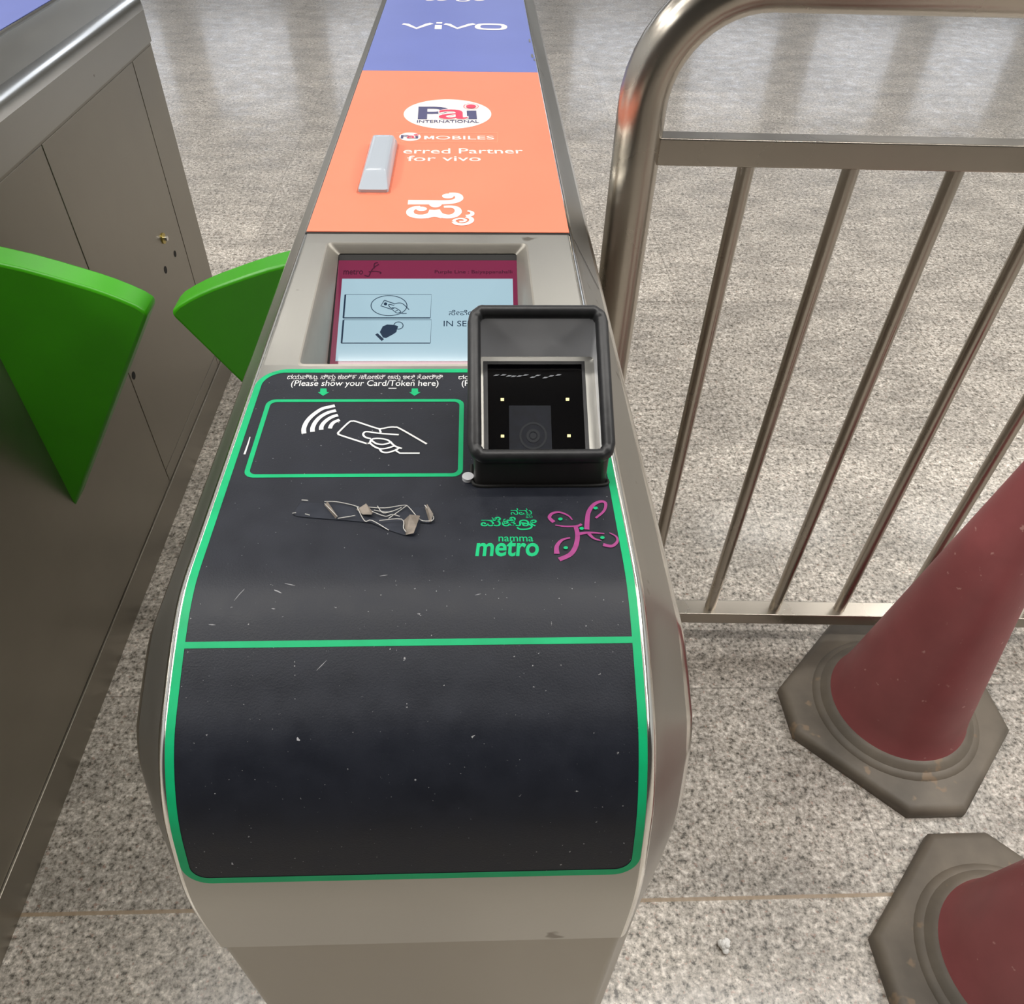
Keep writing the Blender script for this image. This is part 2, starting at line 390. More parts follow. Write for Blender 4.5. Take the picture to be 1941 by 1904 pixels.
lp = [(2.095, 1.03), (.40, 1.03), (.32, 1.0), (.24, .95), (.20, .90), (.1755, .83), (.1750, .80), (.1750, 0)]
lpn = [(0, -1), (0, -1), (.3, -.95), (.6, -.8), (.9, -.44), (1, 0), (1, 0), (1, 0)]
def lower_mesh():
    mb = MB(); rings = []
    for p, n in zip(lp[5:], lpn[5:]):
        q = [(-a, b) for a, b in SEC[::-1]] + [(a, b) for a, b in SEC]
        rings.append([(CX + a - math.copysign(.0022, a), p[0] + n[0] * b, p[1]) for a, b in q])
    mb.rings(rings, closed=False, caps=False)
    for idx in (0, -1):
        x = rings[0][idx][0]; yf = rings[0][idx][1]
        mb.poly([(x, yf, .83), (x, yf, 0), (x, 2.095, 0), (x, 2.095, .905), (x, .30, .905)])
    x0, x1 = rings[0][0][0], rings[0][-1][0]
    mb.poly([(x0, 2.095, 0), (x1, 2.095, 0), (x1, 2.095, .905), (x0, 2.095, .905)])
    return mb
body = lower_mesh().build('lower_cabinet', M_LOWER, gate, angle=30)
shell = shell_mesh().build('top_shell', M_STEEL, gate, angle=50)
shell.data.materials.append(M_EDGE)
for p in shell.data.polygons:                                  # the two rolled edges are polished
    c = p.center; a = abs(c.x)
    if len(p.vertices) == 4 and (.1343 < a < .1399 or .1692 < a < .1797): p.material_index = 1
# plinth skirts at both sides
for s in (-1, 1):
    MB().box(CX + s * .1773 - .0, CX + s * .1835, .30, 2.09, 0, .078).build('plinth', M_LOWER, gate, bevel=.0012)
# side door with its seams, lock and holes, on both sides (as on every cabinet of the row)
for s in (-1, 1):
    X0 = CX + s * .1773
    d = MB()
    a, b = sorted((X0, X0 + s * .0018))
    d.box(a, b, 1.447, 1.950, .118, .884)
    door = d.build('door', M_LOWER, gate, bevel=.0006)
    a, b = sorted((X0, X0 + s * .0018)); MB().box(a, b, .33, 1.443, .080, .884).build('side_panel', M_LOWER, gate, bevel=.0006)
    MB().box(a, b, 1.954, 2.09, .080, .884).build('side_panel', M_LOWER, gate, bevel=.0006)
    MB().box(a, b, 1.447, 1.950, .080, .115).build('side_panel', M_LOWER, gate, bevel=.0006)
    X1 = X0 + s * .0018
    MB().tube([(X1 - s * .001, 1.833, .528), (X1 + s * .003, 1.833, .528)], .013, 20).build('lock', M_LOCK, door, label='brass round lock')
    MB().tube([(X1 + s * .003, 1.833, .528), (X1 + s * .011, 1.833, .528)], .006, 12).build('lock_barrel', M_EDGE, door)
    for (yy, zz, rr) in ((1.877, .466, .008), (1.793, .466, .009), (1.462, .384, .009)):
        MB().tube([(X1 - s * .001, yy, zz), (X1 + s * .0006, yy, zz)], rr, 14).build('screw_hole', M_DARK, door, label='dark hole')

# --- printed films on top
zt = 1.04
def film(y0, y1, name, m, hw=.1352, chip=False):
    mb = MB(); mb.box(CX - hw, CX + hw, y0, y1, zt, zt + .0011); return mb.build(name, m, gate, bevel=.0005, seg=2)
orange = film(.7725, 1.3275, 'orange_film', M_ORANGE); blue = film(1.3285, 2.095, 'blue_film', M_BLUE)
def on_top(px, py): return onz(px, py, zt + .0011)
def c4(x, y): return on_top(720 + x / 6.47, 170 + y / 6.47)       # close-up of the printed logo area
def c1(x, y): return on_top(560 + x / 3.466, y / 3.466)
v = MB()
for pts in ([(705, 158), (730, 160), (795, 187), (870, 160), (897, 154)], [(980, 158), (1005, 161), (1063, 187), (1150, 161), (1176, 157)]):
    ribbon(v, pts, .0105, c1, UP, smooth=False)
ribbon(v, [(940, 165), (937, 192)], .0125, c1, UP, smooth=False); ribbon(v, [(946, 147), (944, 156)], .0105, c1, UP, smooth=False)
ribbon(v, [(1225, 161), (1345, 163), (1373, 178), (1345, 193), (1225, 191), (1196, 177)], .0100, c1, UP, closed=True)
v.build('brand_lettering', M_CREAM, blue, smooth=False, label='white lettering vivo')
v = MB()
for a, b in ((855, 905), (930, 985)): ribbon(v, [(a, -12), (a + 12, 2), (b, 0), (b + 6, -12)], .006, c1, UP)
ribbon(v, [(1075, -16), (1062, -3), (1075, 7), (1120, 8), (1142, -3), (1140, -30)], .006, c1, UP); ribbon(v, [(1175, -2), (1200, 4), (1232, 1), (1240, -12)], .006, c1, UP)
v.build('brand_lettering', M_CREAM, blue, smooth=False, label='white lettering cut by the picture edge')
e1 = ellipse(MB(), (830, 303), 538, 182, c4, UP, n=64).build('logo_oval', M_CREAM, orange, smooth=False, label='white oval')
e2 = ellipse(MB(), (370, 580), 133, 51, c4, UP, n=40).build('logo_oval', M_CREAM, orange, smooth=False, label='small white oval')
BO = .045
def pai(x0, x1, y0, y1, P, bo=.02):
    """letters laid inside picture box in close-up coordinates"""
    W_, H_ = x1 - x0, y1 - y0; fx = lambda f: 720 + (x0 + W_ * f) / 6.47; fy = lambda f: 170 + (y0 + H_ * f) / 6.47
    a = MB(); lay_text(a, glyphs('P', bo), fx(0), fx(.53), fy(1), fy(.05), on_top, UP, .0005)
    lay_text(a, glyphs('\u0131', bo), fx(.83), fx(.995), fy(1), fy(.36), on_top, UP, .0005)
    a.build('logo_letters', M_NAVY, P, smooth=False, label='navy letters P and i')
    o_ = MB(); lay_text(o_, glyphs('a', bo + .012), fx(.335), fx(.855), fy(1.03), fy(.25), on_top, UP, .0008); o_.build('logo_letters', M_CREAM, P, smooth=False)
    a = MB(); lay_text(a, glyphs('a', .004), fx(.35), fx(.84), fy(1.02), fy(.30), on_top, UP, .0011)
    ellipse(a, (fx(.895), fy(.06)), W_ * .085 / 6.47, H_ * .14 / 6.47, on_top, UP, .0011)
    ribbon(a, [(fx(.895) + W_ * .122 / 6.47 * math.cos(t), fy(.06) + H_ * .22 / 6.47 * math.sin(t)) for t in [k * math.pi / 8 for k in range(16)]], .0009, on_top, UP, .0011, closed=True)
    a.build('logo_letters', M_RED, P, smooth=False, label='red letter a and dot')
pai(465, 1195, 205, 362, orange)
pai(255, 470, 560, 603, orange, .015)
v = MB(); lay_text(v, glyphs('INTERNATIONAL', .012), 790.3, 907.8, 233.4, 228.4, on_top, UP, .0006); v.build('logo_letters', M_NAVY, orange, smooth=False, label='navy lettering INTERNATIONAL')
v = MB()
for q_ in ([(0, 0), (.24, 0), (.24, 1), (0, 1)], [(.76, 0), (1, 0), (1, 1), (.76, 1)], [(0, 1), (.30, 1), (.58, .12), (.42, .12)], [(.70, 1), (1, 1), (.58, .12), (.42, .12)]):
    v.k += 1; v.poly([on_top(804 + 19 * a_, 264.6 - 6.6 * b_2) + UP * (.0002 + v.k * 2.5e-5) for a_, b_2 in q_])
v.build('partner_lettering', M_CREAM, orange, smooth=False, label='cream capital M of MOBILES')
for tx_, a_, b_2, c_2, d_2 in (('OBILES', 826, 937, 264.6, 258), ('erred Partner', 764, 992, 291.3, 281.8), ('for vivo', 771.5, 911.5, 305.6, 295.8)):
    v = MB(); lay_text(v, glyphs(tx_, .004), a_, b_2, c_2, d_2, on_top, UP); v.build('partner_lettering', M_CREAM, orange, smooth=False, label='cream lettering ' + tx_)
v = MB(); ribbon(v, [(200, 528), (1447, 530), (1440, 645), (260, 645)], .0012, c4, UP, smooth=False); v.build('logo_frame', M_SALMON, orange, smooth=False)
v = MB()
ribbon(v, [(345, 1383), (600, 1384), (780, 1385), (900, 1375), (968, 1345), (965, 1305), (920, 1285), (850, 1284)], (.0120, .0075), c4, UP)
ellipse(v, (835, 1308), 72, 30, c4, UP)
v.poly([c4(682 + 78 * math.cos(t), 1408 + 42 * math.sin(t)) + UP * .0004 for t in [k * math.pi / 12 for k in range(13)]])
ribbon(v, [(500, 1443), (420, 1455), (372, 1490), (385, 1535), (460, 1558), (560, 1556), (640, 1530), (672, 1480)], (.0065, .0115), c4, UP)
ellipse(v, (512, 1466), 66, 27, c4, UP)
ribbon(v, [(672, 1480), (720, 1535), (820, 1560), (910, 1548), (960, 1505), (945, 1460), (880, 1440), (785, 1440)], (.0115, .0052), c4, UP)
ribbon(v, [(560, 1562), (670, 1540), (780, 1562)], .0095, c4, UP)
ribbon(v, [(905, 1625), (950, 1652), (1040, 1655), (1115, 1625), (1120, 1585), (1060, 1560)], .0052, c4, UP)
ribbon(v, [(1060, 1556), (1125, 1540), (1130, 1508), (1075, 1490)], (.0060, .0030), c4, UP)
ribbon(v, [(900, 1622), (930, 1596), (1000, 1586), (1050, 1602), (1030, 1622), (975, 1624)], .0034, c4, UP)
v.build('vertical_lettering', M_CREAM, orange, smooth=False, label='large cream sideways Kannada letter')
v = MB()                                                       # torn chips along the blue film's right edge
for (x, y, w_, h_) in ((1538, 270, 7, 24), (1555, 370, 9, 26), (1570, 395, 8, 12)):
    v = MB(); v.poly([c1(x - w_, y - h_ * .3) + UP * .0004, c1(x, y - h_ * .6) + UP * .0004, c1(x + w_, y) + UP * .0004, c1(x + w_ * .9, y + h_ * .5) + UP * .0004, c1(x - w_ * .4, y + h_ * .3) + UP * .0004]); v.build('chipped_edge', M_STEEL, blue, smooth=False)
# --- frosted indicator lamp on the orange film
mb = MB(); zb = zt + .0011
b_l, b_r, y0, y1 = -.1325, -.0990, .868, 1.018
def rr(x0, x1, y0, y1, z, r=.004, n=4):
    out = []
    for cx_, cy_, a0 in ((x1 - r, y0 + r, -90), (x1 - r, y1 - r, 0), (x0 + r, y1 - r, 90), (x0 + r, y0 + r, 180)):
        for k in range(n + 1): a = math.radians(a0 + 90 * k / n); out.append((cx_ + r * math.cos(a), cy_ + r * math.sin(a), z))
    return out
mb.rings([rr(b_l, b_r, y0, y1, zb), rr(b_l, b_r, y0, y1, zb + .004), rr(b_l + .0045, b_r - .0035, y0 + .024, y1 - .006, zb + .0130), rr(b_l + .0058, b_r - .0048, y0 + .028, y1 - .010, zb + .0144), rr(b_l + .010, b_r - .009, y0 + .036, y1 - .016, zb + .0147)])
lamp = mb.build('indicator_lamp', M_LAMP, gate, angle=50)
mb = MB(); mb.rings([rr(b_l - .0022, b_r + .0022, y0 - .0024, y1 + .002, zb), rr(b_l - .0014, b_r + .0014, y0 - .0014, y1 + .001, zb + .0008)]); mb.build('sealant', mat('orange_sealant', (205, 105, 75), .5, var=.2, vscale=80), lamp)

# --- display well, bezel and display
DT = [np.array(p) for p in ((-.1366 * 1.017, .7375, 1.0335), (.0392, .7335, 1.0360))]
pA, pB = ony(642, 482, .7380), ony(979, 480, .7360)
k_ = .1795
def at_depth(px, py, D): return CAM + ray(px, py) * D / F
dTL, dTR, dBL = at_depth(642, 481, k_ * F / 337), at_depth(979, 481, k_ * F / 337), at_depth(620, 692, k_ * F / 362)
dTR[2] = dTL[2]; dTR[1] = dTL[1]
nD = nrm(np.cross(dTR - dTL, dTL - dBL)); nD = nD if nD[2] > 0 else -nD
def on_d(px, py): return onp(px, py, dTL + nD * .0, nD)
dBR = on_d(985, 692); dTRr = on_d(979, 481); dTLr = on_d(642, 481)
W = MB()
o4 = [np.array((-.1500, .7480, zt)), np.array((.0490, .7480, zt)), np.array((.0500, .5327, zt)), np.array((-.1440, .5327, zt))]
i4 = [dTLr, dTRr, dBR, dBL]
def rc4(q, r, n=4):                                            # rounded corners of a planar quad
    out = []
    for i in range(4):
        p, a, b = q[i], nrm(q[i - 1] - q[i]), nrm(q[(i + 1) % 4] - q[i])
        for k in range(n + 1):
            t = k / n; out.append((p + a * r) * (1 - t)**2 + p * 2 * t * (1 - t) + (p + b * r) * t * t)
    return out
o4u = [p + np.array((0, 0, .0007)) for p in o4]
lip = rc4(o4u, .005); lip_in = rc4([p * .985 + np.mean(o4u, axis=0) * .015 - np.array((0, 0, .0022)) for p in o4u], .005)
lip_out = rc4([p * 1.02 - np.mean(o4u, axis=0) * .02 - np.array((0, 0, .0008)) for p in o4u], .005)
W.rings([lip_out, lip, lip_in, rc4(i4, .003)], caps=False)
bez = W.build('display_bezel', M_BEZEL, gate, angle=60)
# display module under the bezel
def on_pix(px, py): return onp(px, py, dTL - nD * .0012, nD)
def quad(mb, pts, conv, h=0., up=None):
    up = nD if up is None else up; return mb.poly([conv(*p) + up * h for p in pts])
d = MB(); c_ = [on_pix(634, 470), on_pix(990, 470), on_pix(998, 705), on_pix(608, 705)]
d.prism(c_, -nD * .012); disp = d.build('display', M_DARK, gate, smooth=False, label='screen showing card and token pictures')
def c3(x, y): return on_pix(600 + x / 4.8525, 440 + y / 4.8525)
M_MAR = mat('maroon_pixels', (60, 12, 28), .07, emit=(122, 44, 74), estr=.75)
M_CYAN = mat('pale_blue_pixels', (60, 70, 75), .07, emit=(172, 204, 218), estr=.78)
M_INK = mat('dark_blue_pixels', (10, 16, 30), .07, emit=(40, 62, 84), estr=.6)
M_INKF = mat('faint_pixels', (20, 8, 16), .07, emit=(84, 28, 52), estr=.6)
m = MB(); quad(m, [(205, 262), (1852, 262), (1868, 1235), (120, 1235)], c3, .0002); m.build('screen_image', M_MAR, disp, smooth=False, label='maroon screen border')
m = MB(); quad(m, [(195, 196), (1848, 196), (1852, 262), (200, 262)], c3, .0003); m.build('screen_image', M_DARK, disp, smooth=False, label='dark gap above the screen image')
m = MB(); quad(m, [(236, 432), (1804, 432), (1822, 1190), (174, 1190)], c3, .0004); m.build('screen_image', M_CYAN, disp, smooth=False, label='pale blue screen area')
m = MB(); U = nD
def rb(pts, w, sm=True, cl=False, mm=None): ribbon(mm or m, pts, w, c3, U, .0006, smooth=sm, closed=cl)
for yo, xo in ((0, 0), (232, -17)):
    rb([(266 + xo, 580 + yo), (248 + xo, 793 + yo)], .0017, False); rb([(244 + xo, 794 + yo), (1046, 794 + yo)], .0012, False)
    rb([(268 + xo, 579 + yo), (1057, 579 + yo), (1049, 792 + yo)], .0004, False)
rb([(667 + 165 * math.cos(t), 682 + 92 * math.sin(t)) for t in [k * math.pi / 12 for k in range(24)]], .0008, cl=True)
rb([(625, 633), (592, 684), (690, 716), (700, 700)], .0009, False); rb([(625, 633), (715, 664)], .0009, False)
rb([(712, 668), (760, 658), (800, 670), (852, 720)], .0008); rb([(715, 680), (665, 672), (680, 700), (715, 710)], .0008)
rb([(690, 712), (735, 748), (765, 745), (775, 735), (730, 705), (700, 702)], .0007); rb([(765, 745), (790, 755), (830, 753)], .0008); rb([(725, 735), (750, 722)], .0007)
m.poly([c3(635 + 16 * math.cos(t), 665 + 14 * math.sin(t)) + U * .0006 for t in [k * math.pi / 6 for k in range(12)]])
rb([(755 + 42 * math.cos(t), 866 + 33 * math.sin(t)) for t in [k * math.pi / 9 for k in range(18)]], .0008, cl=True)
m.poly([c3(*p) + U * .0007 for p in ((582, 925), (610, 872), (650, 855), (705, 858), (728, 862), (752, 872), (742, 895), (735, 925), (700, 948), (640, 980), (612, 975))])
m.poly([c3(*p) + U * .0007 for p in ((540, 948), (562, 935), (622, 990), (600, 1007))])
lay_text(m, glyphs('IN SERVICE'), 841, 938, 619.5, 609, on_pix, U, .0006)
lay_text(m, kannada(['ಸೇ', 'ವೆ', 'ಯ', ('ಲ', 'ಲ')]), 851, 925, 598.5, 588.5, on_pix, U, .0006)
m.build('screen_image', M_INK, disp, smooth=False, label='dark card, hand and lettering on the screen')
m = MB(); lay_text(m, glyphs('metro', .01), 651, 688, 521, 512, on_pix, U, .0006); lay_text(m, glyphs('Purple Line : Baiyappanahalli', .005), 824, 971, 519, 513, on_pix, U, .0006)
for pts in ([(440, 400), (480, 410), (500, 370), (530, 330), (575, 300)], [(480, 370), (540, 365), (590, 375), (585, 390)], [(530, 340), (535, 295), (565, 285)]): rb(pts, .0012)
m.build('screen_image', M_INKF, disp, smooth=False, label='faint dark title lettering')
# --- seams of the console shell
def flare(px, py, s=1):
    n = np.array([.0428 * s, 0, .0291]); p0 = np.array([CX + s * .1399, 0, 1.0340]); return onp(px, py, p0, n)
nF = nrm(np.array([.0498, 0, .0348]))
m = MB()
ribbon(m, [(1087, 455), (1092, 463), (1106, 491), (1122, 523), (1135, 549)], .0020, flare, nF, .0004)
m.build('shell_seam', M_DARK, gate, smooth=False)
MB().box(CX - .1360, CX + .1360, .7690, .7722, zt - .001, zt + .0002).build('shell_seam', M_DARK, gate, smooth=False)

# --- printed black film that wraps over the nose
u_len = np.concatenate([[0], np.cumsum(np.linalg.norm(np.diff(prof, axis=0), axis=1))])
def at_u(u, off=0.):
    i = min(max(np.searchsorted(u_len, u) - 1, 0), len(prof) - 2); t = (u - u_len[i]) / (u_len[i + 1] - u_len[i])
    p = prof[i] * (1 - t) + prof[i + 1] * t; n = NIN[i] * (1 - t) + NIN[i + 1] * t; n = n / np.linalg.norm(n)
    if p[0] > .345: n = np.array([0, -1.])
    return p - n * off, n
def u_of_py(py, x=CX):
    lo, hi = u_len[1] - 1.2, u_len[-2]
    for _ in range(60):
        md = (lo + hi) / 2; p, _n = at_u(md)
        if proj((x, *p))[1] < py: lo = md
        else: hi = md
    return lo
U0, U1 = u_of_py(701.5), u_of_py(1664)
def strip(mb, us, f0, f1, off):
    n = len(us); vs = []
    for u in us:
        p, _ = at_u(u, off); vs += [(CX + f0(u), p[0], p[1]), (CX + f1(u), p[0], p[1])]
    return mb.add(vs, [(2 * i, 2 * i + 1, 2 * i + 3, 2 * i + 2) for i in range(n - 1)])
def rnd_hw(u, a, b, Wd, r0, r1):
    d0, d1 = u - a, b - u
    if d0 < r0: return Wd - r0 + math.sqrt(max(r0 * r0 - (r0 - d0) ** 2, 0))
    if d1 < r1: return Wd - r1 + math.sqrt(max(r1 * r1 - (r1 - d1) ** 2, 0))
    return Wd
def stations(a, b, r0, r1):
    s = [a + r0 * (1 - math.cos(t * math.pi / 2 / 10)) for t in range(11)] + [b - r1 * (1 - math.cos(t * math.pi / 2 / 10)) for t in range(11)]
    s += [u for u in u_len if a + r0 < u < b - r1] + [a + (b - a) * k / 40 for k in range(1, 40) if a + r0 < a + (b - a) * k / 40 < b - r1]
    return sorted(set(round(x, 7) for x in s))
WO = .1335; GB = .0050; RO0, RO1 = .024, .016; RI0, RI1 = .017, .010
hwo = lambda u: rnd_hw(u, U0, U1, WO, RO0, RO1)
hwi = lambda u: rnd_hw(u, U0 + GB, U1 - GB, WO - GB, RI0, RI1)
f = MB(); strip(f, stations(U0, U1, RO0, RO1), lambda u: -hwo(u), hwo, .0008)
film_b = f.build('reader_film', M_BLACKST, gate, label='black printed film over the reader face')
g_ = MB(); OFF = .0010
inner = stations(U0 + GB, U1 - GB, RI0, RI1)
allu = sorted(set(stations(U0, U1, RO0, RO1) + inner)); mid = [u for u in allu if U0 + GB <= u <= U1 - GB]
strip(g_, [u for u in allu if u <= U0 + GB + 1e-6], lambda u: -hwo(u), hwo, OFF); strip(g_, [u for u in allu if u >= U1 - GB - 1e-6], lambda u: -hwo(u), hwo, OFF)
strip(g_, mid, lambda u: -hwo(u), lambda u: -hwi(u), OFF); strip(g_, mid, hwi, hwo, OFF)
um = u_of_py(1219); strip(g_, [um - .0019, um, um + .0019], lambda u: -(WO - GB), lambda u: WO - GB, OFF)
g_.build('printed_border', M_GREEN, film_b, label='green printed border')
ZF = zt + .0008
def on_f(px, py): return onz(px, py, ZF)
# reader rectangle
q0, q1, q2, q3 = on_f(507, 756.5), on_f(877, 757), on_f(880, 904), on_f(461, 904)
xl = (q0[0] + q3[0]) / 2; xr = (q1[0] + q2[0]) / 2; ya, yb = q2[1], q1[1]
def rrect(x0, x1, y0, y1, z, r):
    return [np.array(p) for p in rr(x0, x1, y0, y1, z, r, 5)]
G2 = .0034; a = rrect(xl, xr, ya, yb, ZF + .0002, .007); b = rrect(xl + G2, xr - G2, ya + G2, yb - G2, ZF + .0002, .0045)
m = MB(); n = len(a); m.add(a + b, [(i, (i + 1) % n, n + (i + 1) % n, n + i) for i in range(n)])
def cb(x, y): return on_f(480 + x / 4.621, 670 + y / 4.621)
for cx_ in (615, 1415):
    m.poly([cb(cx_ + x, y) + UP * .0002 for x, y in ((-26, 310), (27, 310), (30, 342), (52, 342), (-3, 374), (-50, 342), (-29, 342))])
m.build('reader_frame', M_GREEN, film_b, smooth=False, label='green printed rectangle and arrows')
m = MB()
def wb_(pts, w_, sm=True): ribbon(m, pts, w_, cb, UP, smooth=sm)
wb_([(445, 705), (444, 660), (470, 600), (520, 545), (600, 490), (665, 472), (715, 461)], .0034)
wb_([(520, 690), (521, 655), (545, 605), (590, 558), (655, 522), (725, 503)], .0033)
wb_([(596, 673), (598, 645), (620, 610), (660, 577), (700, 556), (742, 544)], .0032)
wb_([(672, 661), (682, 635), (700, 612), (725, 598), (757, 586)], .0030)
LWD = .0015
wb_([(1020, 788), (1000, 794), (975, 788), (770, 722), (746, 708), (752, 690), (838, 608), (870, 597), (905, 602), (1085, 660), (1130, 662), (1190, 651), (1240, 650), (1290, 665), (1520, 797)], LWD)
wb_([(1105, 665), (1118, 698)], LWD, False)
wb_([(1275, 717), (1110, 705), (1000, 690), (972, 698), (964, 716), (982, 738), (1030, 752)], LWD)
wb_([(1022, 788), (1040, 757), (1100, 750), (1180, 765), (1240, 815), (1302, 838)], LWD)
wb_([(1035, 765), (1075, 793), (1130, 803), (1185, 792), (1212, 778)], LWD)
wb_([(1022, 790), (1060, 820), (1110, 840), (1170, 836), (1238, 815)], LWD)
wb_([(1108, 842), (1130, 868), (1180, 873), (1240, 855), (1282, 832)], LWD)
wb_([(1240, 850), (1285, 880), (1458, 880)], LWD, False)
m.build('card_symbol', M_WHITE, film_b, smooth=False, label='white hand holding a card with waves')
m = MB()
lay_text(m, glyphs('(Please show your Card/Token here)', .004), 551, 831, 732, 721.5, on_f, UP)
m.build('instruction_lettering', M_WHITE, film_b, smooth=False, label='white lettering (Please show your Card/Token here)'); m = MB()
lay_text(m, kannada(['ದ', 'ಯ', 'ವಿ', ('ಟು', 'ಟ'), '.', ' ', 'ನಿ', ('ಮ', 'ಮ'), ' ', 'ಕಾ', 'ಡ್', '೯', ' ', '/', 'ಟೋ', 'ಕ', 'ನ್', ' ', 'ಅ', ('ನು', 'ನ'), ' ', 'ಇ', ('ಲಿ', 'ಲ'), ' ', 'ತೋ', 'ರಿ', 'ಸಿ'], 0), 544, 839, 719.3, 711.3, on_f, UP, ref=.72)
m.build('instruction_lettering', M_WHITE, film_b, smooth=False, label='white Kannada lettering'); m = MB()
lay_text(m, kannada(['ದ', 'ಯ'], .004), 869, 900, 719.5, 711.5, on_f, UP); lay_text(m, glyphs('(P', .004), 875, 889, 732, 721.5, on_f, UP)
ribbon(m, [(736.5, 736.8), (751.5, 736.8)], .0011, on_f, UP, smooth=False)
ribbon(m, [(474, 829), (471, 840), (463.5, 862)], (.0006, .0014), on_f, UP)
m.build('instruction_lettering', M_WHITE, film_b, smooth=False, label='white lettering half hidden by the scanner')
m = MB()
for k_2, (gl_, box_, rf, sh, lb) in enumerate(((glyphs('namma', .006), (945, 1011, 1027, 1018), None, 0, 'namma'), (glyphs('metro', .022), (901, 1021, 1054, 1024.5), None, .12, 'metro'),
        (kannada(['ನ', ('ಮ', 'ಮ')], .004), (968, 1009, 976.5, 966), .66, 0, 'in Kannada'), (kannada(['ಮೆ', 'ಟೋ'], .012), (911, 1018, 998, 984), .66, 0, 'in bold Kannada'))):
    m = MB(); lay_text(m, gl_, *box_, on_f, UP, ref=rf, shear=sh)
    if 'bold' in lb: ribbon(m, [(988, 992), (1001, 994), (1008, 999), (1001, 1003.5), (986, 1004), (980, 1000.5)], .0012, on_f, UP)
    m.build('metro_lettering', M_GREEN, film_b, smooth=False, label='green lettering ' + lb)
m = MB()
def cm(x, y): return on_f(520 + x / 2.854, 900 + y / 2.854)
for p in ((1547, 245), (1737, 186), (1662, 296), (1774, 346), (1576, 401)): ellipse(m, p, 12, 8, cm, UP, .0008, 16)
m.build('emblem_dots', M_GREEN, film_b, smooth=False, label='green dots of the emblem')
m = MB()
def mm_(pts, w_): ribbon(m, pts, tuple(q * .68 for q in w_), cm, UP, .0004)
mm_([(1520, 276), (1580, 283), (1640, 280), (1662, 270)], (.0015, .0028)); mm_([(1628, 278), (1640, 330), (1630, 390), (1600, 435), (1540, 462)], (.0042, .0048))
mm_([(1612, 248), (1590, 225), (1545, 207), (1505, 212), (1488, 235), (1512, 260)], (.0012, .0040))
mm_([(1690, 300), (1692, 255), (1700, 205), (1728, 165), (1768, 148), (1792, 160), (1782, 200), (1738, 238)], (.0050, .0022))
mm_([(1640, 325), (1700, 317), (1785, 322)], (.0040, .0012)); mm_([(1700, 322), (1728, 348), (1765, 360)], (.0035, .0012))
mm_([(1812, 318), (1848, 338), (1855, 365), (1825, 390), (1778, 382)], (.0012, .0040)); mm_([(1600, 345), (1555, 358), (1528, 392), (1528, 432)], (.0015, .0052))
m.build('metro_symbol', M_PURPLE, film_b, smooth=False, label='purple metro emblem')
m = MB()                                                        # scratches and chips on the black film
for pts, w_ in (([(446, 1138), (452, 1130), (464, 1118)], .0007), ([(600, 1274), (612, 1262), (634, 1240)], .0005), ([(395, 1184), (410, 1186)], .0007)):
    pass
scr = [((446, 1138), (464, 1118), .0007), ((600, 1272), (620, 1252), .0005), ((520, 1120), (534, 1126), .0010), ((540, 1108), (560, 1112), .0006), ((396, 1185), (409, 1186), .0007), ((563, 1398), (568, 1404), .0022), ((438, 1633), (441, 1637), .0016), ((515, 1155), (522, 1156), .0007), ((720, 1094), (735, 1092), .0005), ((900, 1130), (912, 1127), .0005)]
def on_nose(px, py):
    """picture point laid on the wrapped film"""
    x = CX
    for _ in range(6):
        u = u_of_py(py, x); p, n_ = at_u(u, .0009); d = ray(px, py); t = (p[0]) / d[1] if abs(d[1]) > 1e-6 else 0; x = d[0] * t
    return np.array([x, p[0], p[1]])
for a_, b__, w_ in scr:
    A_, B_ = on_nose(*a_), on_nose(*b__); t = nrm(B_ - A_); s_ = nrm(np.cross(nrm(CAM - A_), t)) * w_ / 2
    m = MB(); m.poly([A_ - s_ * .3, A_ + s_ * .3, (A_ + B_) / 2 + s_, B_ + s_ * .2, B_ - s_ * .2, (A_ + B_) / 2 - s_]); m.build('scratch', M_SCR, film_b, smooth=False, label='pale scratch')

# --- QR scanner box standing on the film
zf = ZF
sx0, sx1, sy0, sy1 = -.0035, .0868, .3880, .4830                 # outer walls
zfr, zbk = 1.0640, 1.1175                                         # height of the slanted mouth
def zs(y): return zfr + (zbk - zfr) * (y - sy0) / (sy1 - sy0)
def rloop(x0, x1, y0, y1, r, zfun, n=6): return [(p[0], p[1], zfun(p[1])) for p in rr(x0, x1, y0, y1, 0, r, n)]
T_ = .0025
box = MB(); box.rings([rloop(sx0, sx1, sy0, sy1, .005, lambda y: zf), rloop(sx0, sx1, sy0, sy1, .005, zs), rloop(sx0 + T_, sx1 - T_, sy0 + T_, sy1 - T_, .003, zs), rloop(sx0 + T_, sx1 - T_, sy0 + T_, sy1 - T_, .003, lambda y: zf + .001)], caps=False)
scan = box.build('scanner_box', M_BOX, gate, angle=50, label='dark grey box of the code scanner')
ins = MB(); e_ = T_ + .0004
ins.rings([rloop(sx0 + e_, sx1 - e_, sy0 + e_, sy1 - e_, .003, lambda y: zs(y) - .002), rloop(sx0 + e_, sx1 - e_, sy0 + e_, sy1 - e_, .003, lambda y: zf + .001)], caps=False)
ins.build('inner_wall', M_PAINT, scan, angle=50, label='light grey painted inside walls')
